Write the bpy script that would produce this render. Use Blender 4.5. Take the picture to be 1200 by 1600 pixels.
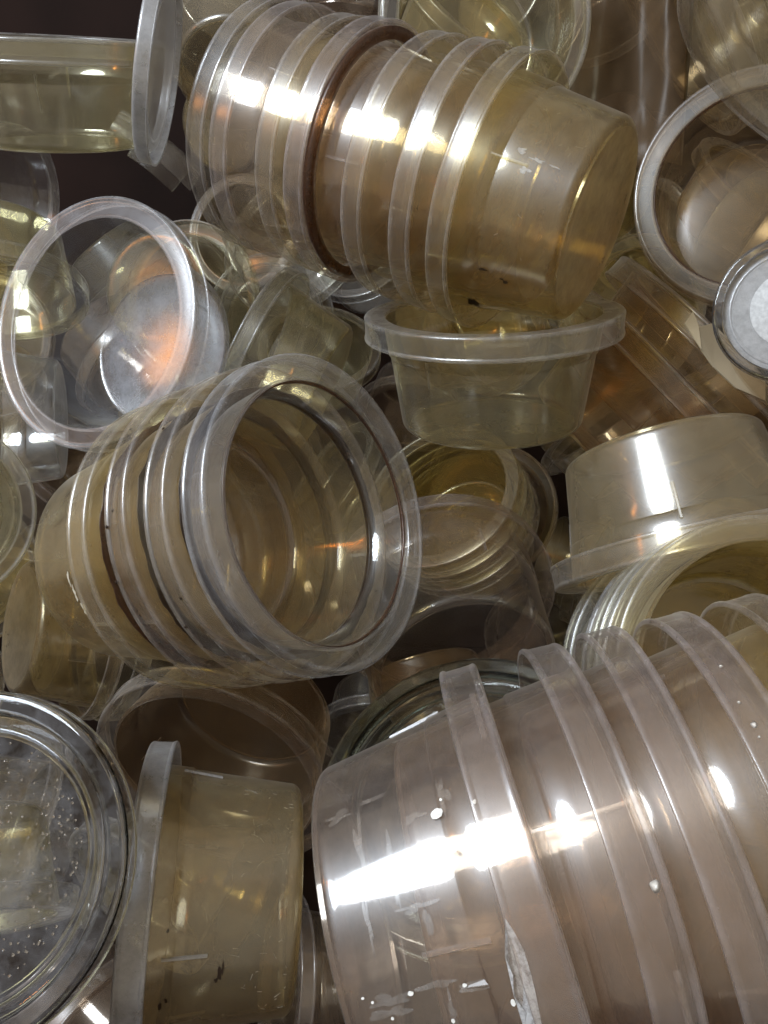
import bpy, bmesh, math, random
from mathutils import Vector, Matrix, noise

for o in list(bpy.data.objects):
    bpy.data.objects.remove(o)
S = bpy.context.scene
COL = S.collection
R_ = math.radians

# ---------------------------------------------------------------- camera
CAM = Vector((0, 0, .62))
cd = bpy.data.cameras.new('camera')
cam = bpy.data.objects.new('camera', cd)
COL.objects.link(cam)
cam.location = CAM
cam.rotation_euler = (R_(90 - 22), 0, 0)
cd.sensor_fit = 'VERTICAL'
cd.sensor_height = 36
cd.lens = 36 * 1244 / 1600
cd.clip_start = .005
cd.clip_end = 50
S.camera = cam

# ---------------------------------------------------------------- light
w = bpy.data.worlds.new('World')
S.world = w
w.use_nodes = True
bg = w.node_tree.nodes['Background']
bg.inputs['Color'].default_value = (.64, .56, .46, 1)
bg.inputs['Strength'].default_value = .46
w.cycles.sampling_method = 'NONE'

def area_lamp(name, loc, target, sx, sy, power, color):
    d = bpy.data.lights.new(name, 'AREA')
    d.shape = 'ELLIPSE'
    d.size, d.size_y = sx, sy
    d.energy = power
    d.color = color
    o = bpy.data.objects.new(name, d)
    COL.objects.link(o)
    o.location = loc
    o.rotation_euler = (Vector(target) - Vector(loc)).to_track_quat('-Z', 'Y').to_euler()
    return o

# the cool strip lamp overhead to the left, behind the photographer, and the small orange bulb lower down
area_lamp('ceiling_lamp', (-.66, -.22, 1.38), (.03, .28, .48), .54, .50, 17, (.80, .89, 1.0))
area_lamp('orange_lamp', (-1.05, .06, 1.0), (.03, .30, .52), .05, .16, .45, (1.0, .38, .09))

vs = S.view_settings
vs.view_transform = 'Standard'
vs.look = 'None'
vs.exposure = .3
vs.gamma = 1
vs.use_curve_mapping = False
cy = S.cycles
cy.max_bounces = 8
cy.diffuse_bounces = 2
cy.glossy_bounces = 3
cy.transmission_bounces = 8
cy.transparent_max_bounces = 32
cy.caustics_reflective = False
cy.caustics_refractive = False
cy.use_denoising = True
cy.use_light_tree = False
cy.use_adaptive_sampling = True
cy.adaptive_threshold = .05
cy.sample_clamp_indirect = 4
cy.blur_glossy = .5

# ---------------------------------------------------------------- materials
def N(nt, t, **kw):
    n = nt.nodes.new(t)
    for k, v in kw.items():
        setattr(n, k, v)
    return n

def math_node(nt, op, a, b=None, clamp=False):
    n = N(nt, 'ShaderNodeMath', operation=op, use_clamp=clamp)
    for i, v in enumerate((a, b)):
        if v is None:
            continue
        if isinstance(v, (int, float)):
            n.inputs[i].default_value = v
        else:
            nt.links.new(v, n.inputs[i])
    return n.outputs[0]

def plastic(name, tint, haze_col, haze, rough=.10, dirt=.0, spots=.0, gloss=1.0, bump=0, f0=.05, scale=5.0, contrast=.6, sheen=.68, sheen_rough=.38):
    """Thin clear plastic: see-through film, Fresnel gloss on both faces, a film of dust and clouding."""
    m = bpy.data.materials.new(name)
    m.use_nodes = True
    nt = m.node_tree
    nt.nodes.clear()
    L = nt.links.new
    out = N(nt, 'ShaderNodeOutputMaterial')
    tc = N(nt, 'ShaderNodeTexCoord')
    oi = N(nt, 'ShaderNodeObjectInfo')
    off = N(nt, 'ShaderNodeVectorMath', operation='SCALE')
    off.inputs[0].default_value = (13.7, 7.1, 9.3)
    L(oi.outputs['Random'], off.inputs['Scale'])
    vec = N(nt, 'ShaderNodeVectorMath', operation='ADD')
    L(tc.outputs['Object'], vec.inputs[0])
    L(off.outputs[0], vec.inputs[1])
    n1 = N(nt, 'ShaderNodeTexNoise')
    n1.inputs['Scale'].default_value = scale
    n1.inputs['Detail'].default_value = 6
    n1.inputs['Roughness'].default_value = .74
    L(vec.outputs[0], n1.inputs['Vector'])
    mr = N(nt, 'ShaderNodeMapRange')
    mr.inputs['From Min'].default_value = .32
    mr.inputs['From Max'].default_value = .72
    mr.inputs['To Min'].default_value = haze * (1 - contrast * .85)
    mr.inputs['To Max'].default_value = haze * (1 + contrast * 1.15)
    L(n1.outputs['Fac'], mr.inputs['Value'])
    lw = N(nt, 'ShaderNodeLayerWeight')
    lw.inputs['Blend'].default_value = .5
    face = lw.outputs['Facing']
    # longer way through the film at a slant: more clouding
    hz = math_node(nt, 'MULTIPLY', mr.outputs[0], math_node(nt, 'ADD', 1.0, math_node(nt, 'MULTIPLY', math_node(nt, 'POWER', face, 3.0), 1.6)), clamp=True)
    tr = N(nt, 'ShaderNodeBsdfTransparent')
    tr.inputs['Color'].default_value = (*tint, 1)
    df = N(nt, 'ShaderNodeBsdfDiffuse')
    df.inputs['Color'].default_value = (*haze_col, 1)
    tl = N(nt, 'ShaderNodeBsdfTranslucent')
    tl.inputs['Color'].default_value = (*haze_col, 1)
    sc = N(nt, 'ShaderNodeMixShader')
    sc.inputs[0].default_value = .42
    L(df.outputs[0], sc.inputs[1])
    L(tl.outputs[0], sc.inputs[2])
    body = N(nt, 'ShaderNodeMixShader')
    L(hz, body.inputs[0])
    L(tr.outputs[0], body.inputs[1])
    L(sc.outputs[0], body.inputs[2])
    last = body.outputs[0]
    if dirt > 0:
        n2 = N(nt, 'ShaderNodeTexNoise')
        n2.inputs['Scale'].default_value = 7.5
        n2.inputs['Detail'].default_value = 6
        n2.inputs['Roughness'].default_value = .75
        L(vec.outputs[0], n2.inputs['Vector'])
        dm = N(nt, 'ShaderNodeMapRange')
        dm.inputs['From Min'].default_value = .60
        dm.inputs['From Max'].default_value = .74
        dm.inputs['To Max'].default_value = dirt
        L(n2.outputs['Fac'], dm.inputs['Value'])
        dd = N(nt, 'ShaderNodeBsdfDiffuse')
        dd.inputs['Color'].default_value = (.10, .062, .032, 1)
        mx = N(nt, 'ShaderNodeMixShader')
        L(dm.outputs[0], mx.inputs[0])
        L(last, mx.inputs[1])
        L(dd.outputs[0], mx.inputs[2])
        last = mx.outputs[0]
    gl = N(nt, 'ShaderNodeBsdfGlossy')
    gl.inputs['Color'].default_value = (gloss, gloss, gloss, 1)
    rr = N(nt, 'ShaderNodeMapRange')
    rr.inputs['From Min'].default_value = .3
    rr.inputs['From Max'].default_value = .75
    rr.inputs['To Min'].default_value = rough * .6
    rr.inputs['To Max'].default_value = rough * 2.0
    L(n1.outputs['Fac'], rr.inputs['Value'])
    L(rr.outputs[0], gl.inputs['Roughness'])
    fr = math_node(nt, 'ADD', f0, math_node(nt, 'MULTIPLY', math_node(nt, 'POWER', face, 4.5), .75), clamp=True)
    g2 = N(nt, 'ShaderNodeBsdfGlossy')     # worn surface: a broad soft sheen under the sharp reflection
    g2.inputs['Color'].default_value = (gloss, gloss, gloss, 1)
    g2.inputs['Roughness'].default_value = sheen_rough
    gm = N(nt, 'ShaderNodeMixShader')
    gm.inputs[0].default_value = sheen
    L(gl.outputs[0], gm.inputs[1])
    L(g2.outputs[0], gm.inputs[2])
    fin = N(nt, 'ShaderNodeMixShader')
    L(fr, fin.inputs[0])
    L(last, fin.inputs[1])
    L(gm.outputs[0], fin.inputs[2])
    if bump > 0:
        bp = N(nt, 'ShaderNodeBump')
        bp.inputs['Strength'].default_value = bump * 10
        bp.inputs['Distance'].default_value = .004
        L(n1.outputs['Fac'], bp.inputs['Height'])
        L(bp.outputs[0], gl.inputs['Normal'])
    L(fin.outputs[0], out.inputs['Surface'])
    return m

def film(name, tint, rough=.10, f0=.05, haze=0, haze_col=(.5, .5, .5)):
    """The clean inner face of the same plastic: see-through with Fresnel gloss."""
    m = bpy.data.materials.new(name)
    m.use_nodes = True
    nt = m.node_tree
    nt.nodes.clear()
    L = nt.links.new
    out = N(nt, 'ShaderNodeOutputMaterial')
    lw = N(nt, 'ShaderNodeLayerWeight')
    fr = math_node(nt, 'ADD', f0, math_node(nt, 'MULTIPLY', math_node(nt, 'POWER', lw.outputs['Facing'], 4.5), .75), clamp=True)
    lw.inputs['Blend'].default_value = .5
    tr = N(nt, 'ShaderNodeBsdfTransparent')
    tr.inputs['Color'].default_value = (*tint, 1)
    gl = N(nt, 'ShaderNodeBsdfGlossy')
    gl.inputs['Color'].default_value = (1, 1, 1, 1)
    gl.inputs['Roughness'].default_value = rough
    df = N(nt, 'ShaderNodeBsdfDiffuse')
    df.inputs['Color'].default_value = (*haze_col, 1)
    bd = N(nt, 'ShaderNodeMixShader')
    bd.inputs[0].default_value = haze
    L(tr.outputs[0], bd.inputs[1])
    L(df.outputs[0], bd.inputs[2])
    fin = N(nt, 'ShaderNodeMixShader')
    L(fr, fin.inputs[0])
    L(bd.outputs[0], fin.inputs[1])
    L(gl.outputs[0], fin.inputs[2])
    L(fin.outputs[0], out.inputs['Surface'])
    return m

def solid(name, col, rough=.6, noise_scale=20, var=.25):
    m = bpy.data.materials.new(name)
    m.use_nodes = True
    nt = m.node_tree
    b = nt.nodes['Principled BSDF']
    tc = N(nt, 'ShaderNodeTexCoord')
    n = N(nt, 'ShaderNodeTexNoise')
    n.inputs['Scale'].default_value = noise_scale
    n.inputs['Detail'].default_value = 5
    nt.links.new(tc.outputs['Object'], n.inputs['Vector'])
    r = N(nt, 'ShaderNodeValToRGB')
    r.color_ramp.elements[0].position = .3
    r.color_ramp.elements[1].position = .75
    r.color_ramp.elements[0].color = (*[c * (1 - var) for c in col], 1)
    r.color_ramp.elements[1].color = (*[min(1, c * (1 + var)) for c in col], 1)
    nt.links.new(n.outputs['Fac'], r.inputs[0])
    nt.links.new(r.outputs[0], b.inputs['Base Color'])
    b.inputs['Roughness'].default_value = rough
    b.inputs['Specular IOR Level'].default_value = .15
    return m

# wall / rim / base sets of one kind of plastic: each part is (dusty outer face, clean inner face)
def kind_set(k, tint, haze, dust, wall_h, rim_h, base_h, rough, f0, dirt, contrast=.75, rim_rough=None):
    deep = tuple(c ** 1.5 for c in tint)
    pale = tuple(c ** .6 for c in tint)
    rr = rim_rough or rough * 1.9
    return ((plastic(k + '_wall', tint, haze, wall_h, rough, dirt=dirt, f0=f0, contrast=contrast), film(k + '_wall_inside', tint, rough * .9, f0, wall_h * .30, haze)),
            (plastic(k + '_rim', pale, dust, rim_h, rr, dirt=dirt, f0=f0 * .9, contrast=1.05), film(k + '_rim_inside', pale, rr, f0, rim_h * .3, dust),
             plastic(k + '_rim_edge', tuple(c ** .8 for c in tint), tuple(min(.8, c * 1.2) for c in dust), .15, .14, f0=.10, sheen=.6, contrast=.9)),  # paler, glossier bead: light piped to the edges, put into the material
            (plastic(k + '_base', deep, haze, base_h, rough * 1.2, f0=f0, contrast=contrast), film(k + '_base_inside', deep, rough, f0, base_h * .25, haze)))

PL = {
    'amber': kind_set('amber', (.948, .897, .765), (.57, .465, .30), (.60, .55, .52), .065, .050, .14, .12, .08, .30),
    'honey': kind_set('honey', (.94, .88, .67), (.60, .49, .28), (.62, .57, .50), .115, .060, .20, .13, .08, .15),
    'cloudy': kind_set('cloudy', (.94, .88, .73), (.54, .46, .30), (.62, .60, .57), .17, .08, .20, .13, .09, .30, .4),
    'rose': kind_set('rose', (.957, .912, .860), (.55, .48, .44), (.59, .535, .535), .070, .070, .11, .09, .085, .22, .9),
    'dusty': kind_set('dusty', (.952, .925, .86), (.56, .53, .47), (.60, .57, .56), .09, .065, .15, .11, .08, .32),
    'clear': kind_set('clear', (.97, .97, .965), (.56, .57, .60), (.62, .63, .68), .035, .05, .12, .07, .085, 0),
    'icy': kind_set('icy', (.965, .97, .97), (.52, .54, .60), (.62, .63, .70), .045, .05, .34, .16, .06, .12),
    'brown': kind_set('brown', (.93, .865, .76), (.42, .32, .22), (.50, .45, .41), .085, .065, .14, .22, .04, .30),  # brown plastic, darkened: shade from the tubs above put into its colour
    'olive': kind_set('olive', (.947, .928, .82), (.54, .50, .39), (.60, .58, .55), .065, .050, .10, .12, .085, .25),
}

def clear_glassy(name, col, rough, haze, haze_col, scale=4):
    """Thick clear moulded plastic that bends light, with a thin cloudy film."""
    m = bpy.data.materials.new(name)
    m.use_nodes = True
    nt = m.node_tree
    nt.nodes.clear()
    L = nt.links.new
    out = N(nt, 'ShaderNodeOutputMaterial')
    g = N(nt, 'ShaderNodeBsdfGlass')
    g.inputs['Color'].default_value = (*col, 1)
    g.inputs['Roughness'].default_value = rough
    g.inputs['IOR'].default_value = 1.5
    d = N(nt, 'ShaderNodeBsdfDiffuse')
    d.inputs['Color'].default_value = (*haze_col, 1)
    tc = N(nt, 'ShaderNodeTexCoord')
    n = N(nt, 'ShaderNodeTexNoise')
    n.inputs['Scale'].default_value = scale
    n.inputs['Detail'].default_value = 6
    n.inputs['Roughness'].default_value = .7
    L(tc.outputs['Object'], n.inputs['Vector'])
    r = N(nt, 'ShaderNodeMapRange')
    r.inputs['From Min'].default_value = .4
    r.inputs['From Max'].default_value = .7
    r.inputs['To Max'].default_value = haze
    L(n.outputs['Fac'], r.inputs['Value'])
    mx = N(nt, 'ShaderNodeMixShader')
    L(r.outputs[0], mx.inputs[0])
    L(g.outputs[0], mx.inputs[1])
    L(d.outputs[0], mx.inputs[2])
    L(mx.outputs[0], out.inputs['Surface'])
    return m

LIDM = clear_glassy('lid_clear', (.97, .98, .99), .03, .16, (.5, .5, .52))
DULL_LID = plastic('lid_dusty', (.96, .96, .96), (.50, .50, .52), .05, .10, f0=.12)
SILVER_RIM = plastic('silvery_rim', (.93, .93, .93), (.56, .56, .57), .30, .12, f0=.16, dirt=.5)
FROST_LID = clear_glassy('lid_frosted', (.97, .98, .99), .05, .38, (.66, .67, .70), 14)
GREEN_LID = clear_glassy('lid_greenish', (.90, .94, .925), .04, .12, (.34, .35, .34))
FILM = plastic('brown_film', (.80, .70, .55), (.26, .18, .11), .35, .35, dirt=.4, f0=.03, gloss=.4)
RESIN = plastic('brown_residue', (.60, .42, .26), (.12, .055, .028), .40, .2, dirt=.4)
PAPER = solid('paper', (.60, .52, .38), .8)
WHITE_PAPER = solid('white_paper', (.56, .56, .55), .7, var=.2)
FAINT = plastic('faint_scuff', (.97, .97, .96), (.62, .58, .50), .55, .25, contrast=.9, scale=14)
GAP_SHADE = plastic('dark_gap_shade', (.55, .42, .30), (.055, .032, .018), .75, .3, f0=.03, sheen=.8)  # painted shade for the gaps between nested rims
CHALK = plastic('chalky_plastic', (.9, .9, .9), (.66, .66, .66), .5, .10, f0=.10)
SCRAP = plastic('torn_label', (.95, .95, .95), (.74, .74, .74), .72, .3, contrast=.9, scale=26, f0=.03)
SMEAR = plastic('thin_smear', (.97, .97, .96), (.60, .57, .54), .20, .25, contrast=.95, scale=18)
PAINT = solid('white_paint', (.80, .79, .74), .5, var=.05)
DROP = clear_glassy('droplet', (1, 1, 1), .0, .0, (.5, .5, .5))
CRUST = solid('pale_crust', (.55, .50, .40), .9, 60, .3)
GRIME = solid('dark_grime', (.035, .022, .014), .8)
FLOOR = solid('dark_boards', (.016, .008, .006), .8, 6, .5)

# ---------------------------------------------------------------- mesh helpers
def lathe(name, prof, seg=96, closed=True, warp=0, seed=0, a0=0, a1=2 * math.pi, inner=None, edge=()):
    """Turn a closed cross-section (r, z) round the z axis; optional slight ovalling."""
    full = abs(a1 - a0 - 2 * math.pi) < 1e-6
    nn = seg if full else seg + 1
    vs_, fs = [], []
    n = len(prof)
    rnd = random.Random(seed)
    p1, p2, p3 = (rnd.uniform(0, 6.28) for _ in range(3))
    for i in range(nn):
        t = a0 + (a1 - a0) * i / seg
        for (r, z) in prof:
            k = 1 + warp * (math.cos(2 * t + p1) + .4 * math.cos(3 * t + p2) * z)
            dz = warp * .8 * math.cos(2 * t + p3) * z
            vs_.append((r * k * math.cos(t), r * k * math.sin(t), z + dz))
    m = n if closed else n - 1
    for i in range(seg):
        j = (i + 1) % nn
        for q in range(m):
            q2 = (q + 1) % n
            fs.append((i * n + q, j * n + q, j * n + q2, i * n + q2))
    if not full and closed:
        fs.append(tuple(range(n)))
        fs.append(tuple(reversed(range((nn - 1) * n, nn * n))))
    me = bpy.data.meshes.new(name)
    me.from_pydata(vs_, [], fs)
    if inner is not None:
        me.materials.append(None)
        me.materials.append(None)
        if edge:
            me.materials.append(None)
        for i, p in enumerate(me.polygons):
            if i < seg * m and i % m >= inner:
                p.material_index = 1
            elif i % m in edge:
                p.material_index = 2
    bm = bmesh.new()
    bm.from_mesh(me)
    bmesh.ops.remove_doubles(bm, verts=bm.verts, dist=1e-5)
    bmesh.ops.recalc_face_normals(bm, faces=bm.faces)
    bm.to_mesh(me)
    bm.free()
    me.polygons.foreach_set('use_smooth', [True] * len(me.polygons))
    me.set_sharp_from_angle(angle=R_(38))
    return me

def raw(name, vs_, fs, smooth=False):
    me = bpy.data.meshes.new(name)
    me.from_pydata(vs_, [], fs)
    if smooth:
        me.polygons.foreach_set('use_smooth', [True] * len(me.polygons))
    return me

def link(name, me, mat, parent=None):
    """Link one mesh object; shared meshes get their material on the object slot."""
    o = bpy.data.objects.new(name, me)
    COL.objects.link(o)
    if mat:
        mats = mat if isinstance(mat, tuple) else (mat,)
        if not me.materials:
            me.materials.append(None)
        for i in range(len(me.materials)):
            o.material_slots[i].link = 'OBJECT'
            o.material_slots[i].material = mats[min(i, len(mats) - 1)]
    if parent:
        o.parent = parent
    return o

HB, HOLE, RB, TH = .17, .86, .735, .022
CACHE = {}

def wall_r(z, H):
    z0, z1 = .07, H - .024
    r = RB + (HOLE - .012 - RB) * (z - z0) / (z1 - z0)
    if z > H - .30:
        r += .012
    return r

def tub_meshes(H, var):
    key = (round(H, 2), var)
    if key in CACHE:
        return CACHE[key]
    wp = (.006, .015, .010)[var]
    # wall with rounded foot and the stacking step
    outer = []
    for k in range(9):
        a = k / 8 * math.pi / 2
        outer.append((RB - .07 + .07 * math.sin(a), .07 - .07 * math.cos(a)))
    zs = [.085] + [.07 + (H - .31 - .07) * k / 5 for k in range(1, 6)]
    outer += [(wall_r(z, H), z) for z in zs]
    outer += [(wall_r(H - .31, H), H - .308), (wall_r(H - .29, H), H - .29)]
    outer += [(wall_r(z, H), z) for z in (H - .2, H - .1, H - .0245)]
    inner = []
    for (r, z) in reversed(outer):
        if z <= .07:
            c = (RB - .07, .07)
            d = math.hypot(r - c[0], z - c[1])
            f = (d - TH) / d
            inner.append((c[0] + (r - c[0]) * f, c[1] + (z - c[1]) * f))
        else:
            inner.append((r - TH, z))
    wall = lathe('wall', outer + inner, 96, True, wp, var, inner=len(outer))
    # base: shallow dome with foot ring
    e = RB - .0705
    prof = [(.0001, .014), (e * .45, .013), (e * .80, .010), (e * .86, .004), (e * .93, 0), (e, 0), (e, TH), (e * .93, TH + .001),
            (e * .86, TH + .006), (e * .80, TH + .010), (e * .45, TH + .013), (.0001, TH + .014)]
    base = lathe('base', prof, 96, True, wp, var, inner=6)
    # rim: ledge and hanging skirt
    q = HOLE - TH
    prof = [(q, H - .022), (q, H - .010), (q + .003, H - .003), (q + .010, H), (q + .02, H), (.950, H), (.962, H + .001), (.972, H + .007), (.984, H + .009), (.996, H + .005),
            (1.003, H - .005), (1.003, H - .016), (1.0, H - .024), (1.0, H - .034),
            (1.0, H - HB + .040), (1.0, H - HB + .030), (1.006, H - HB + .023), (1.009, H - HB + .013), (1.006, H - HB + .003), (.998, H - HB - .001), (.986, H - HB), (.978, H - HB + .006), (.978, H - .026), (.972, H - .022)]
    rim = lathe('rim', prof, 96, True, wp, var, inner=20, edge=(5, 6, 7, 8, 9, 10, 11, 15, 16, 17, 18, 19))
    # moulded rib on the wall, small raised bar
    z0, z1 = H - .24, H - .24 - .26
    rv = []
    for z in (z0, z1):
        r = wall_r(z, H)
        if z > H - .3: r = wall_r(z, H)
        rv += [(r - .002, -.011, z), (r + .012, -.006, z), (r + .012, .006, z), (r - .002, .011, z)]
    rib = raw('rib', rv, [(0, 1, 2, 3), (7, 6, 5, 4), (0, 4, 5, 1), (1, 5, 6, 2), (2, 6, 7, 3), (3, 7, 4, 0)])
    # raised tab on the skirt
    tv, tf = [], []
    n = 7
    for i in range(n):
        t = -.14 + .28 * i / (n - 1)
        for r, z in ((.998, H - .062), (1.008, H - .060), (1.008, H - .040), (.998, H - .038)):
            tv.append((r * math.cos(t), r * math.sin(t), z))
    for i in range(n - 1):
        for k in range(4):
            a, b = i * 4 + k, i * 4 + (k + 1) % 4
            tf.append((a, b, b + 4, a + 4))
    tf += [(3, 2, 1, 0), (n * 4 - 4, n * 4 - 3, n * 4 - 2, n * 4 - 1)]
    tab = raw('tab', tv, tf)
    CACHE[key] = (wall, base, rim, rib, tab)
    return CACHE[key]

def lid_meshes(var=0):
    if ('lid', var) in CACHE:
        return CACHE[('lid', var)]
    H = .16
    t = .020
    prof_rim = [(.875, H - t - .002), (.875, H - .008), (.880, H - .002), (.89, H), (.90, H), (.955, H), (.968, H), (.985, H - .005), (.996, H - .014), (1.0, H - .026), (1.0, H - .036), (1.0, .022), (1.0, .012), (1.008, .006), (1.008, 0),
                (.978, 0), (.978, H - .03), (.97, H - t)]
    rim = lathe('rim', prof_rim, 128, True, .004, var)
    prof_well = [(.874, H - .001), (.866, H - .04), (.862, H - .075), (.84, H - .095), (.80, H - .10), (.79, H - .088), (.775, H - .084), (.76, H - .088), (.755, H - .1),
                 (.735, H - .1), (.735, H - .12), (.77, H - .11), (.80, H - .12), (.85, H - .115), (.88, H - .085), (.874, H - .03)]
    well = lathe('well', prof_well, 128, True, .004, var)
    prof_panel = [(.0001, H - .098), (.4, H - .097), (.734, H - .1), (.734, H - .118), (.4, H - .115), (.0001, H - .116)]
    panel = lathe('panel', prof_panel, 128, True, .004, var)
    CACHE[('lid', var)] = (rim, well, panel)
    return CACHE[('lid', var)]

def frame_from(axis, roll):
    z = Vector(axis).normalized()
    h = Vector((0, 0, 1)) if abs(z.z) < .9 else Vector((0, 1, 0))
    x = h.cross(z).normalized()
    y = z.cross(x)
    m = Matrix((x, y, z)).transposed()
    return m @ Matrix.Rotation(roll, 3, 'Z')

def place(o, R, rim_centre, axis, H, roll):
    z = Vector(axis).normalized()
    base = Vector(rim_centre) - z * H * R
    o.matrix_world = Matrix.Translation(base) @ frame_from(axis, roll).to_4x4() @ Matrix.Scale(R, 4)

def tag(o, label, cat, group=None, kind=None):
    if label: o['label'] = label
    if cat: o['category'] = cat
    if group: o['group'] = group
    if kind: o['kind'] = kind

def tub(label, R, C, a, H, kind='amber', roll=0., var=0, group=None, ribs=(0, 1.57, 3.14, 4.71), tabs=(.7, 3.84), name='plastic_tub', rim_mat=None):
    e = bpy.data.objects.new(name, None)
    e.empty_display_size = .2
    COL.objects.link(e)
    place(e, R, C, a, H, roll)
    tag(e, label, 'tub', group)
    wall, base, rim, rib, tab = tub_meshes(H, var)
    mw, mr, mb = PL[kind]
    mr = (rim_mat,) if rim_mat else mr
    wo = link('wall', wall, mw, e)
    link('base', base, mb, e)
    ro = link('rim', rim, mr, e)
    for t in ribs:
        o = link('rib', rib, mr[0], wo)
        o.rotation_euler.z = t
    for t in tabs:
        o = link('tab', tab, mr[0], ro)
        o.rotation_euler.z = t
    return e

def residue_ring(parent, r0, r1, z0, z1, mat=RESIN, name='residue', seed=3):
    """Uneven ring of old residue clinging to the plastic."""
    rnd = random.Random(seed)
    n = 96
    v, f = [], []
    for i in range(n):
        t = 2 * math.pi * i / n
        k = .5 + .5 * noise.noise(Vector((math.cos(t) * 2 + seed, math.sin(t) * 2, seed)))
        zz = z0 + (z1 - z0) * (.25 + .75 * k)
        for r, z in ((r0, z0), (r1, z0), (r1, zz), (r0, zz)):
            v.append((r * math.cos(t), r * math.sin(t), z))
    for i in range(n):
        j = (i + 1) % n
        for k in range(4):
            f.append((i * 4 + k, j * 4 + k, j * 4 + (k + 1) % 4, i * 4 + (k + 1) % 4))
    return link(name, raw(name, v, f, True), mat, parent)

def ledge_shade(parent, H, r0, r1, mat, seed):
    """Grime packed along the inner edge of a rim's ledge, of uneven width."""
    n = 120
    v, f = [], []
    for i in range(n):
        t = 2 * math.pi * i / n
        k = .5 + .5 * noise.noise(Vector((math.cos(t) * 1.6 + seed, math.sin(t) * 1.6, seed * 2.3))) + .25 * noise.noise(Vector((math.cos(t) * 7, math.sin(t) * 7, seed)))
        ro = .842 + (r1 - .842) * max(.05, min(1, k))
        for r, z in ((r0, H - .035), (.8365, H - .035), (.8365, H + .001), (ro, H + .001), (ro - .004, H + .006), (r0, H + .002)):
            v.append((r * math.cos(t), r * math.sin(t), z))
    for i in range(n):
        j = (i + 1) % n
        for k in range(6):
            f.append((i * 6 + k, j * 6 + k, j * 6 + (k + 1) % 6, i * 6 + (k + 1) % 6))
    return link('grime_and_shade', raw('grime_and_shade', v, f, True), mat, parent)

def lid(label, R, C, a, roll=0, var=0, mat=LIDM, group=None, rim_mat=None):
    e = bpy.data.objects.new('tub_cover', None)
    COL.objects.link(e)
    place(e, R, C, a, .16, roll)
    tag(e, label, 'lid', group)
    rim, well, panel = lid_meshes(var)
    link('rim', rim, rim_mat or mat, e)
    link('well', well, mat, e)
    link('panel', panel, mat, e)
    return e

def tub_shard(label, R, near, axis, toward, half):
    """A broken piece of rim and wall: an arc of the same lathe, with a ridged skirt."""
    z = Vector(axis).normalized()
    x = Vector(toward)
    x = (x - z * x.dot(z)).normalized()
    y = z.cross(x)
    H = .5
    e = bpy.data.objects.new('tub_shard', None)
    COL.objects.link(e)
    M = Matrix((x, y, z)).transposed().to_4x4()
    e.matrix_world = Matrix.Translation(Vector(near) - x * R) @ M @ Matrix.Scale(R, 4)
    tag(e, label, 'shard')
    prof = [(.84, H - .02), (.84, H), (.98, H), (1.0, H - .02), (1.0, H - .05), (1.012, H - .06), (1.0, H - .075), (1.0, H - .10), (1.012, H - .11), (1.0, H - .125), (1.0, H - .15),
            (1.010, H - .165), (1.0, H - .18), (1.0, H - .24), (.975, H - .24), (.975, H - .024)]
    link('rim', lathe('rim', prof, 24, True, 0, 0, -half, half), (PL['clear'][1][0],), e)
    prof = [(.80, H - .30), (.83, H - .16), (.86, H - .021), (.838, H - .021), (.808, H - .16), (.778, H - .30)]
    link('wall', lathe('wall', prof, 24, True, 0, 0, -half * .55, half * .9), (PL['clear'][0][0],), e)
    return e

def wall_patch(parent, H, pts, mat, name, lift=.004, thick=.004):
    """A flat patch (outline in angle, height) lying on the outside of a tub wall."""
    bm = bmesh.new()
    def P(t, z, l):
        r = wall_r(z, H) + l
        return Vector((r * math.cos(t), r * math.sin(t), z))
    top = [bm.verts.new(P(t, z, lift + thick)) for t, z in pts]
    bot = [bm.verts.new(P(t, z, lift)) for t, z in pts]
    bm.faces.new(top)
    n = len(pts)
    for i in range(n):
        bm.faces.new((top[i], bot[i], bot[(i + 1) % n], top[(i + 1) % n]))
    bmesh.ops.triangulate(bm, faces=[f for f in bm.faces if len(f.verts) > 4])
    bmesh.ops.recalc_face_normals(bm, faces=bm.faces)
    me = bpy.data.meshes.new(name)
    bm.to_mesh(me)
    bm.free()
    return link(name, me, mat, parent)

def blob(t, z, rt, rz, seed, n=14, rag=.35):
    n = n * 2
    out = []
    for i in range(n):
        a = 2 * math.pi * i / n
        k = 1 + rag * 1.6 * noise.noise(Vector((math.cos(a) * 1.3, math.sin(a) * 1.3, seed * 3.7)))
        out.append((t + rt * k * math.cos(a), z + rz * k * math.sin(a)))
    return out

def rim_spot(parent, H, t, z, size, mat, name, seed):
    """A small raised drop on the outside of a rim skirt."""
    pts = blob(t, z, size, size, seed, 10, .2)
    v = [(1.004 * math.cos(t), 1.004 * math.sin(t), z)]
    v[0] = (1.008 * math.cos(t), 1.008 * math.sin(t), z)
    v += [(1.001 * math.cos(a), 1.001 * math.sin(a), b) for a, b in pts]
    n = len(pts)
    f = [(0, 1 + i, 1 + (i + 1) % n) for i in range(n)] + [tuple(reversed(range(1, n + 1)))]
    return link(name, raw(name, v, f, True), mat, parent)

# ---------------------------------------------------------------- setting
def slab(name, x0, x1, y0, y1, z0, z1, mat):
    v = [(x, y, z) for z in (z0, z1) for y in (y0, y1) for x in (x0, x1)]
    f = [(0, 2, 3, 1), (4, 5, 7, 6), (0, 1, 5, 4), (2, 6, 7, 3), (0, 4, 6, 2), (1, 3, 7, 5)]
    o = link(name, raw(name, v, f), mat)
    o['kind'] = 'structure'
    return o

slab('floor', -1.5, 1.5, -.6, 1.1, -.04, 0, FLOOR)
slab('back_wall', -1.5, 1.5, 1.0, 1.04, .004, 1.6, FLOOR)

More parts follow.
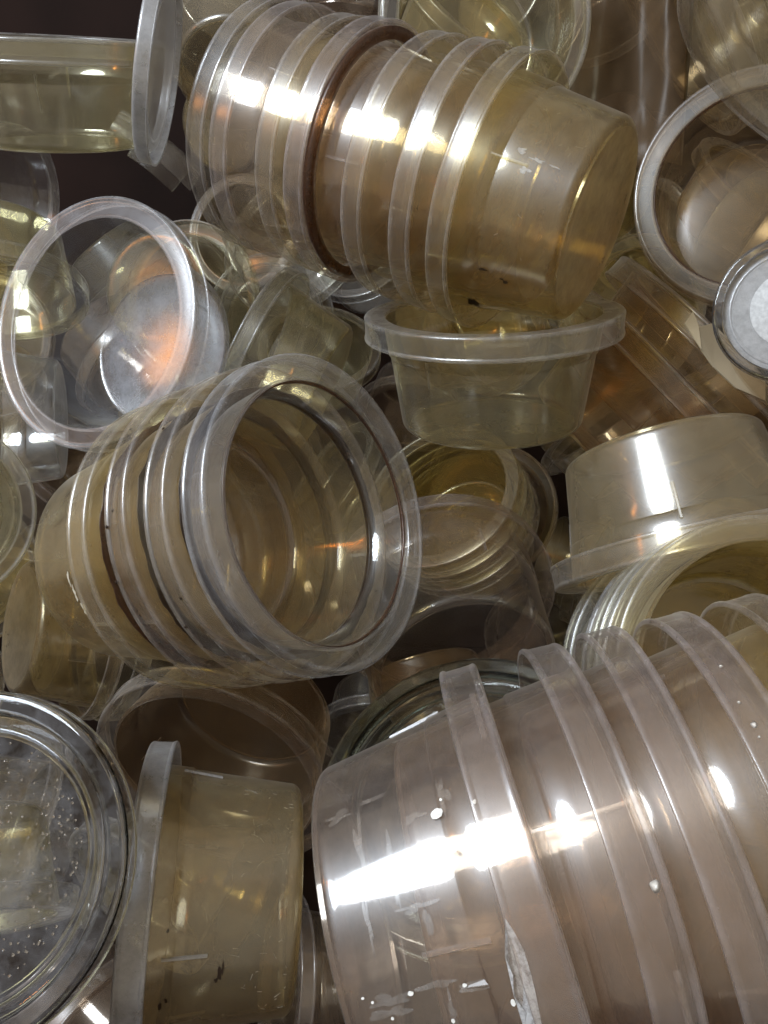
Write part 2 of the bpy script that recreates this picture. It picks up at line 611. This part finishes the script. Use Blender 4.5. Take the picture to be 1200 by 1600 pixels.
# ---------------------------------------------------------------- poses: R, rim centre, axis (base to mouth), height/R, offsets of nested tubs along the axis
POSES = {
    'G': (0.06, (0.0431, 0.1643, 0.4455), (0.964, 0.05, 0.261), 0.87, (0.0, 0.343, 0.661, 0.972, 1.312)),
    'A': (0.06, (0.0505, 0.3983, 0.6184), (-0.835, 0.499, 0.233), 0.87, (0.0, 0.34, 0.713, 1.269, 1.548, 2.018, 2.255)),
    'B': (0.06, (-0.0243, 0.276, 0.5078), (0.8, -0.465, 0.378), 1.02, (-1.0, -0.623, -0.236, 0.091)),
    'C': (0.06, (-0.1381, 0.3809, 0.5625), (-0.393, -0.831, 0.394), 0.87, (0.0,)),
    'D': (0.0636, (0.0536, 0.4018, 0.5647), (-0.045, -0.033, 0.998), 0.90, (0.0,)),
    'E': (0.0636, (0.1447, 0.3391, 0.4559), (0.169, -0.569, -0.805), 0.93, (0.0,)),
    'F': (0.061, (0.146, 0.251, 0.4531), (0.047, -0.83, 0.556), 0.84, (0.0, -0.299, -0.36, -0.54, -1.107)),
    'H': (0.057, (-0.1407, 0.1976, 0.4153), (-0.047, -0.737, 0.674), 0.16, (0.0,)),
    'I': (0.06, (-0.0995, 0.2412, 0.3554), (-0.984, -0.121, 0.131), 1.05, (0.0,)),
    'J': (0.0654, (-0.0888, 0.3297, 0.3387), (-0.239, -0.959, -0.149), 0.84, (0.0,)),
    'K': (0.0681, (0.0362, 0.2738, 0.3828), (-0.262, -0.314, 0.913), 0.16, (0.0,)),
    'L': (0.0684, (0.0328, 0.4267, 0.395), (-0.146, 0.978, 0.151), 1.05, (0.0,)),
    'M': (0.06, (-0.0831, 0.5064, 0.5215), (-0.901, 0.172, 0.399), 0.84, (0.0,)),
    'N': (0.0672, (-0.1893, 0.5153, 0.6997), (0.043, -0.152, 0.988), 0.81, (0.0,)),
    'P': (0.0624, (0.0602, 0.5305, 0.7124), (0.169, -0.975, 0.146), 0.84, (0.0,)),
    'Q': (0.072, (0.2067, 0.5756, 0.7274), (-0.8, 0.058, -0.597), 0.84, (0.0, 0.38)),
    'R': (0.0636, (0.2005, 0.4612, 0.6222), (-0.357, -0.877, 0.321), 0.84, (0.0,)),
    'S': (0.06, (0.1675, 0.3699, 0.6657), (-0.647, -0.123, -0.753), 0.84, (0.0,)),
    'T': (0.0324, (0.1791, 0.357, 0.5726), (-0.362, -0.873, 0.326), 0.16, (0.0,)),
    'U': (0.0792, (0.2026, 0.4907, 0.5316), (0.66, -0.062, 0.749), 0.84, (0.0, -0.35)),
    'Y': (0.06, (-0.2, 0.4818, 0.3366), (0.772, 0.514, -0.374), 0.84, (0, 0.3)),
    'AB': (0.063, (-0.1602, 0.6818, 0.5346), (0.314, 0.914, -0.256), 0.84, (0,)),
    'O': (0.044, (-0.1128, 0.4381, 0.6758), (-0.969, -0.1, 0.226), 0.16, (0.0,)),
    'V': (0.06, (0.0392, 0.5372, 0.4169), (-0.457, -0.487, 0.744), 0.84, (0, -0.3, -0.6)),
    'V2': (0.06, (0.0971, 0.6591, 0.3537), (0.497, 0.709, -0.501), 0.84, (0,)),
    'W': (0.06, (-0.2862, 0.5574, 0.467), (-0.963, -0.256, 0.08), 0.84, (0,)),
    'X': (0.0504, (-0.2369, 0.3875, 0.4634), (0.507, -0.799, 0.323), 0.84, (0,)),
    'AA': (0.06, (-0.2614, 0.5473, 0.5514), (0.108, -0.564, -0.819), 0.84, (0,)),
    'N2': (0.05, (-0.0521, 0.6515, 0.5028), (0.1, -0.514, 0.852), 0.84, (0,)),
    'AC': (0.061, (-0.1124, 0.814, 0.5024), (-0.206, 0.977, -0.061), 0.84, (0,)),
    'R2': (0.06, (0.2743, 0.5569, 0.5753), (0.609, -0.699, -0.375), 0.84, (0,)),
    'P2': (0.054, (0.0657, 0.6806, 0.7451), (0.503, -0.464, 0.729), 0.84, (0,)),
}

def pose(k, i=0):
    R, C, a, H, t = POSES[k]
    z = Vector(a).normalized()
    return R, Vector(C) + z * t[i] * R, z, H

def single(k, label, kind, roll=0, var=0, i=0, group=None, **kw):
    R, C, a, H = pose(k, i)
    return tub(label, R, C, a, H, kind, roll, var, group, **kw)

def stack(k, labels, kinds, group, rolls=None, vars_=None):
    out = []
    rj = random.Random(sum(map(ord, k)))
    for i, lb in enumerate(labels):
        R, C, a, H = pose(k, i)
        # nested tubs never sit quite square in each other
        a = (a + Vector((rj.gauss(0, 1), rj.gauss(0, 1), rj.gauss(0, 1))) * .012).normalized()
        out.append(tub(lb, R, C, a, H, kinds[i % len(kinds)], (rolls[i] if rolls else i * 1.3), (vars_[i] if vars_ else i % 3), group))
    return out
# ---------------------------------------------------------------- the long stack lying across the top
A = stack('A', [
    'amber tub at the base end of the long top stack, its flat bottom showing',
    'second tub from the amber base end of the long top stack',
    'third tub from the amber base of the long top stack, bright white glare on it',
    'tub in the top stack with dark brown residue under its rim',
    'third tub from the open end of the long top stack',
    'second tub from the open end of the long top stack',
    'clear tub at the open end of the long top stack, orange glint on its rim',
], ['honey', 'amber', 'amber', 'rose', 'amber', 'rose', 'dusty'], 'tubs nested in the long top stack', rolls=[.4, 1.0, 2.9, 1.6, .2, 2.2, 1.1])
residue_ring(A[3], .875, .965, .87 - HB - .035, .87 - HB + .06, seed=5)

B = stack('B', [
    'amber tub at the rounded base end of the middle stack',
    'second tub from the base end of the middle stack, dirt specks behind its rim',
    'third tub from the base end of the middle stack, dark gap behind its rim',
    'open tub at the mouth of the middle stack, wide rim facing up and outward',
], ['honey', 'amber', 'amber', 'clear'], 'tubs nested in the middle stack', rolls=[.3, 1.9, 1.2, 2.5])
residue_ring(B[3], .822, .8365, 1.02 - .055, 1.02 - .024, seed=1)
for q, s, m_ in ((B[0], 2, RESIN), (B[1], 4, GAP_SHADE), (B[2], 6, GAP_SHADE)):
    ledge_shade(q, 1.02, .806, .915, m_, s)  # shade of the gaps between nested rims, put in as solid dark rings

G = stack('G', [
    'big pinkish tub at the base end of the foreground stack, white glare on its wall',
    'second tub from the glaring base end of the foreground stack',
    'third tub from the glaring base end of the foreground stack',
    'fourth tub from the base end of the foreground stack, white flecks on its rim',
    'last tub of the foreground stack, orange tinted and cut by the frame',
], ['rose', 'rose', 'rose', 'rose', 'amber'], 'tubs nested in the foreground stack', rolls=[.9, 2.1, .5, 1.4, 2.6])

F_ = stack('F', [
    'open amber tub on top of the tight stack under the upturned tub',
    'second tub of the tight stack under the upturned tub',
    'third tub of the tight stack under the upturned tub',
    'fourth tub of the tight stack under the upturned tub',
    'lowest tub of the tight stack under the upturned tub',
], ['honey', 'clear', 'olive', 'clear', 'olive'], 'tubs in the tight stack')


# old paint, label scraps and grime on the stacks
for n, (t, z, a, b) in enumerate([(.99, .552, .026, .024), (.936, .582, .007, .006), (1.007, .71, .010, .008), (1.181, .59, .010, .010), (1.713, .291, .010, .010),
                                  (1.725, .492, .008, .008), (1.69, .11, .006, .006), (1.718, .142, .006, .006), (1.828, .643, .014, .009), (1.809, .198, .007, .006), (1.87, .414, .009, .007)]):
    wall_patch(G[0], .87, blob(t, z, a, b, n, 12, .15), PAINT, 'paint_spot')
rag = random.Random(4)
edge = [(1.50, .705), (1.56, .725), (1.64, .735), (1.72, .738), (1.80, .735), (1.90, .722), (2.02, .705), (2.10, .69), (2.04, .66), (1.95, .655), (1.88, .675), (1.80, .655), (1.72, .675), (1.64, .668), (1.56, .688)]
wall_patch(G[0], .87, [(t, z + rag.uniform(-.006, .006)) for t, z in edge], SCRAP, 'label_scrap', .003, .002)
rg = random.Random(21)
for n in range(16):
    t, z = rg.uniform(.75, 2.0), rg.uniform(.10, .62)
    if rg.random() < .5:
        wall_patch(G[0], .87, blob(t, z, rg.uniform(.04, .16), rg.uniform(.006, .020), n + 80, 20, .8), SMEAR, 'smear', .0012, .001)
    else:
        wall_patch(G[0], .87, blob(t, z, rg.uniform(.010, .03), rg.uniform(.03, .09), n + 80, 20, .8), SMEAR, 'smear', .0012, .001)
rim_spot(G[1], .87, .297, .83, .020, PAINT, 'paint_spot', 2)
for n, (t, z) in enumerate([(.283, .776), (.465, .757), (.565, .764), (.612, .758)]):
    rim_spot(G[3], .87, t, z, (.008, .007, .013, .006)[n], PAINT, 'paint_spot', n)
for n, (t, z, a, b) in enumerate([(.102, .451, .02, .035), (.068, .326, .012, .045), (-.039, .38, .025, .03), (.06, .20, .008, .03)]):
    wall_patch(A[0], .87, blob(t, z, a, b, n + 20, 16, .8), FAINT, 'label_scrap', .002, .002)
for n, (t, z, a, b) in enumerate([(-1.5, .64, .10, .04), (-1.051, .344, .018, .022), (-.955, .511, .012, .03), (-1.02, .37, .01, .012)]):
    wall_patch(A[0], .87, blob(t, z, a, b, n + 30, 16, .5), GRIME, 'grime_and_shade', .002, .003)
for n, (t, z, a, b) in enumerate([(2.833, .50, .05, .014), (2.99, .52, .04, .018), (2.7, .49, .05, .010)]):
    wall_patch(B[0], 1.02, blob(t, z, a, b, n + 40, 18, .9), CRUST, 'crust', .002, .003)
for q in (1, 2):
    rg = random.Random(q)
    for n in range(16):
        rim_spot(B[q], 1.02, rg.uniform(0, 6.28), 1.02 - rg.uniform(.03, .15), rg.uniform(.006, .012), GRIME, 'grime_and_shade', n)

single('C', 'clear colourless tub lying open toward the viewer with orange glint on its rim', 'icy', 1.9)
D_ = single('D', 'upright olive tub standing under the base of the long top stack', 'olive', .85)
for n, (t, z, a, b) in enumerate([(-2.15, .712, .20, .010), (-2.75, .716, .12, .006)]):
    wall_patch(D_, .90, blob(t, z, a, b, n + 50, 18, .9), FAINT, 'crust', .002, .002)
single('E', 'upturned amber tub with a white streak and an orange streak on its wall', 'cloudy', .6)
I_ = single('I', 'cloudy amber tub lying sideways with a shiny silvery rim', 'cloudy', .4, rim_mat=SILVER_RIM)
for n, (t, z, a, b) in enumerate([(-.142, .473, .05, .016), (-.10, .455, .05, .006), (-.2, .49, .02, .01), (.189, .787, .014, .008), (-.352, .80, .03, .012), (-.31, .77, .02, .008)]):
    wall_patch(I_, 1.05, blob(t, z, a, b, n + 60, 14, .45), GRIME, 'grime_and_shade', .002, .003)

def scratches(parent, H, n, t0, t1, z0, z1, seed, mat):
    """Fine raised burrs scattered over a tub's wall."""
    rnd = random.Random(seed)
    v, f = [], []
    for _ in range(n):
        t, z = rnd.uniform(t0, t1), z0 + (z1 - z0) * rnd.random() ** 1.6
        a = rnd.uniform(0, math.pi)
        l = rnd.uniform(.015, .06)
        bend = rnd.uniform(-.25, .25)
        w_ = .0010
        k0 = len(v)
        for i in range(5):
            q = i / 4 - .5
            tt, zz = t + l * q * math.cos(a + bend * q), z + l * q * math.sin(a + bend * q)
            nx, nz = -math.sin(a + bend * q) * w_, math.cos(a + bend * q) * w_
            for (dt, dz, lift) in ((nx, nz, .001), (0, 0, .003), (-nx, -nz, .001)):
                zz2 = min(H - .05, max(.072, zz + dz))
                r = wall_r(zz2, H) + lift
                v.append((r * math.cos(tt + dt), r * math.sin(tt + dt), zz2))
        for i in range(4):
            for k in range(2):
                b0 = k0 + i * 3 + k
                f.append((b0, b0 + 1, b0 + 4, b0 + 3))
    o = link('scratches', raw('scratches', v, f, True), mat, parent)
    o['kind'] = 'stuff'
    return o

scratches(I_, 1.05, 60, -.6, 1.4, .075, .40, 5, FAINT)
scratches(A[0], .87, 14, -1.2, 1.0, .08, .6, 6, FAINT)
single('J', 'dark open tub under the middle stack, mouth toward the viewer', 'brown', .3)
single('L', 'brownish tub lying base forward below the upright tub', 'rose', .3)
single('M', 'clear tub lying sideways between the colourless tub and the middle stack', 'olive', 1.0)
single('N', 'large olive tub standing upright against the dark back', 'olive', .2)
single('P', 'open tub behind the long top stack with amber tub inside', 'olive', .2)
Rt = single('R', 'open brownish tub with orange rim edge beside the base of the top stack', 'brown', .5)
residue_ring(Rt, .822, .8365, .84 - .06, .84 - .024, seed=2)
single('S', 'tilted pinkish tub with orange glint on its rim in the upper corner', 'dusty', .5)
stack('Q', ['rear tub of the tilted pair behind the upper corner tub', 'front tub of the tilted pair, rim beside the brown film'],
      ['olive', 'dusty'], 'tilted pair of tubs')
U = stack('U', ['tilted tub holding scraps of paper', 'lower tub nested under the tilted tub with paper scraps'], ['brown', 'brown'], 'tilted pair with paper')
stack('Y', ['brown tub under the middle stack with its bottom showing', 'tub nested in the brown tub under the middle stack'], ['amber', 'olive'], 'brown pair')
stack('V', ['amber tub open upward beneath the upright olive tub', 'second tub of the small stack beneath the upright olive tub', 'third tub of the small stack beneath the upright olive tub'],
      ['honey', 'olive', 'olive'], 'stack beneath the upright tub')
single('V2', 'shadowed tub standing behind the upturned amber tub', 'brown')
single('W', 'grey tub lying under the colourless open tub', 'clear')
single('X', 'greyish tub cut by the frame edge beside the middle stack', 'olive')
tub_shard('broken clear shard with ridged rim above the colourless open tub', .06, (-0.1397, 0.4934, 0.6266), (0.45, 0.489, 0.73), (0.272, -0.962, -0.013), .46)
single('AA', 'grey amber tub upside down behind the colourless open tub', 'olive')
single('AB', 'yellowish tub behind the colourless tub, only its round rim showing', 'olive')
single('N2', 'small tub half hidden under the long top stack', 'olive')
single('AC', 'small tub under the open end of the top stack', 'clear')
single('R2', 'pale tub seen through the open brownish tub', 'olive')
single('P2', 'amber tub sitting inside the open tub at the top', 'honey')

lids = {}
for k, lb, mt in (('H', 'clear round lid covered in droplets, face toward the viewer', LIDM),
                  ('K', 'greenish clear lid lying behind the foreground stack', GREEN_LID),
                  ('T', 'small clear lid with white paper liner and stepped rings', CHALK),
                  ('O', 'shiny clear lid standing on edge beside the long top stack', DULL_LID)):
    R, C, a, H = pose(k)
    lids[k] = lid(lb, R, C, a, mat=mt, rim_mat={'T': LIDM, 'O': SILVER_RIM}.get(k))
# white liner behind the panel of the small lid
me = lathe('liner', [(.0001, .072), (.52, .072), (.525, .069), (.52, .066), (.0001, .066)], 64)
link('liner', me, WHITE_PAPER, lids['T'])
# droplets on the big lid's panel
rg = random.Random(9)
v, f = [], []
for n in range(520):
    r, t = .72 * rg.random() ** .5, rg.uniform(0, 6.283)
    x, y, s = r * math.cos(t), r * math.sin(t), rg.uniform(.004, .0095) * (1.5 if rg.random() < .1 else 1)
    k0 = len(v)
    for (rr, zz) in ((1, 0), (.85, .45), (.45, .75)):
        for i in range(8):
            a = 6.2832 * i / 8
            v.append((x + s * rr * math.cos(a), y + s * rr * math.sin(a), .0635 + s * zz))
    v.append((x, y, .0635 + s * .85))
    for q in range(2):
        for i in range(8):
            f.append((k0 + q * 8 + i, k0 + q * 8 + (i + 1) % 8, k0 + q * 8 + 8 + (i + 1) % 8, k0 + q * 8 + 8 + i))
    for i in range(8):
        f.append((k0 + 16 + i, k0 + 16 + (i + 1) % 8, k0 + 24))
    f.append(tuple(k0 + 7 - i for i in range(8)))
dr = link('droplets', raw('droplets', v, f, True), DROP, lids['H'])
dr['kind'] = 'stuff'

# scraps of paper in the tilted tub, crumpled film behind
def sheet(name, pts, mat, th=.0006, label=None, cat=None):
    P = [Vector(p) for p in pts]
    c = sum(P, Vector()) / len(P)
    nrm = (P[1] - P[0]).cross(P[2] - P[0]).normalized()
    bm = bmesh.new()
    top = [bm.verts.new(p - c + nrm * th) for p in P]
    bot = [bm.verts.new(p - c) for p in P]
    n = len(P)
    bm.faces.new(top)
    bm.faces.new(list(reversed(bot)))
    for i in range(n):
        bm.faces.new((top[i], top[(i + 1) % n], bot[(i + 1) % n], bot[i]))
    bmesh.ops.triangulate(bm, faces=[q for q in bm.faces if len(q.verts) > 4])
    bmesh.ops.recalc_face_normals(bm, faces=bm.faces)
    me = bpy.data.meshes.new(name)
    bm.to_mesh(me)
    bm.free()
    o = link(name, me, mat)
    o.location = c
    tag(o, label, cat)
    return o

sheet('paper_scrap', [(0.1519, 0.4084, 0.5578), (0.1584, 0.4169, 0.5626), (0.1594, 0.4088, 0.5561), (0.1595, 0.4016, 0.5462)], PAPER, label='small folded cream paper flap poking up from the tilted tub', cat='paper')
sheet('paper_scrap', [(0.1598, 0.4097, 0.5557), (0.1726, 0.4228, 0.5559), (0.1875, 0.4263, 0.5433), (0.206, 0.4251, 0.5243), (0.2031, 0.4153, 0.5162), (0.1822, 0.4061, 0.5252), (0.1673, 0.4022, 0.537), (0.1599, 0.4025, 0.5457)], PAPER, label='larger cream paper strip lying over the rim of the tilted tub', cat='paper')

n = 26
v, f = [], []
for j in range(n):
    for i in range(n):
        a, b = i / (n - 1) - .5, j / (n - 1) - .5
        p = Vector((a * 3, b * 3, 0))
        d = noise.noise(Vector((a * 4, b * 1.2, 0))) * .012 + abs(noise.noise(Vector((a * 9, b * 5, 3)))) * .006
        v.append((a * .085 + d * .2, d, b * .14))
for j in range(n - 1):
    for i in range(n - 1):
        k = j * n + i
        f.append((k, k + 1, k + n + 1, k + n))
fo = link('crumpled_film', raw('crumpled_film', v, f, True), FILM)
so = fo.modifiers.new('thickness', 'SOLIDIFY')
so.thickness = .0005
fo.location = (.148, .572, .70)
fo.rotation_euler = (R_(-20), 0, R_(-10))
tag(fo, 'crumpled brown plastic film wedged beside the open tub at the top', 'film')

# ---------------------------------------------------------------- tubs buried deeper in the heap, seen through the ones in front
rnd = random.Random(11)
taken = []
for k in POSES:
    for i in range(len(POSES[k][4])):
        R, C, a, H = pose(k, i)
        taken.append((C - a * H * R * .5, R * (.9 if H > .3 else .8)))
fw = Vector((0, math.cos(R_(22)), -math.sin(R_(22))))
up = Vector((0, math.sin(R_(22)), math.cos(R_(22))))
WHERE = {'A': 'the long top stack', 'B': 'the middle stack', 'G': 'the foreground stack', 'C': 'the colourless open tub', 'D': 'the upright olive tub',
         'E': 'the upturned amber tub', 'H': 'the droplet covered lid', 'I': 'the sideways cloudy tub', 'J': 'the dark open tub', 'L': 'the base forward tub',
         'P': 'the open tub at the top', 'R': 'the orange edged open tub', 'Q': 'the tilted pair of tubs', 'U': 'the tub with paper scraps', 'K': 'the greenish lid',
         'F': 'the tight stack', 'M': 'the sideways clear tub', 'Y': 'the brown pair of tubs'}
HUE = {'amber': 'amber', 'olive': 'olive', 'honey': 'golden', 'rose': 'pinkish', 'clear': 'colourless'}

def pixel(c):
    q = c - CAM
    d = q.dot(fw)
    return 600 + 1244 * q.x / d, 800 - 1244 * q.dot(up) / d

def buried_label(u, v, kd):
    d = sorted(WHERE, key=lambda k: min((Vector(pixel(pose(k, i)[1])) - Vector((u, v))).length for i in range(len(POSES[k][4]))))
    return '%s tub buried between %s and %s' % (HUE[kd], WHERE[d[0]], WHERE[d[1]])

used_labels = set()
count = 0
for n in range(14000):
    u, v, d = rnd.uniform(-120, 1320), rnd.uniform(-60, 1700), rnd.uniform(.36, .86)
    if (u < 330 and v < 260) or (130 < u < 580 and 990 < v < 1300):
        continue
    c = CAM + Vector((1, 0, 0)) * ((u - 600) / 1244 * d) - up * ((v - 800) / 1244 * d) + fw * d
    if c.z < .055 or c.y > .92:
        continue
    # only behind what stands in front
    front = [t for t in taken if (t[0] - c).length < t[1] + .050]
    if front:
        continue
    near = min((((t[0] - CAM).normalized() - (c - CAM).normalized()).length * 1, (t[0] - CAM).length) for t in taken)
    if (c - CAM).length < near[1] + .02:
        continue
    ax = Vector((rnd.gauss(0, 1), rnd.gauss(-.3, 1), rnd.gauss(.2, 1))).normalized()
    Rr = .06
    order = rnd.sample(['amber', 'olive', 'honey', 'rose', 'clear'], 5)
    kd = next((q for q in order if buried_label(u, v, q) not in used_labels), order[0])
    used_labels.add(buried_label(u, v, kd))
    Hh = .84
    tub(buried_label(u, v, kd), Rr, c + ax * Hh * Rr * .5, ax, Hh, kd,
        rnd.uniform(0, 6), count % 3, 'buried tubs', ribs=(), tabs=())
    taken.append((c, .053))
    count += 1
    if count >= 85:
        break
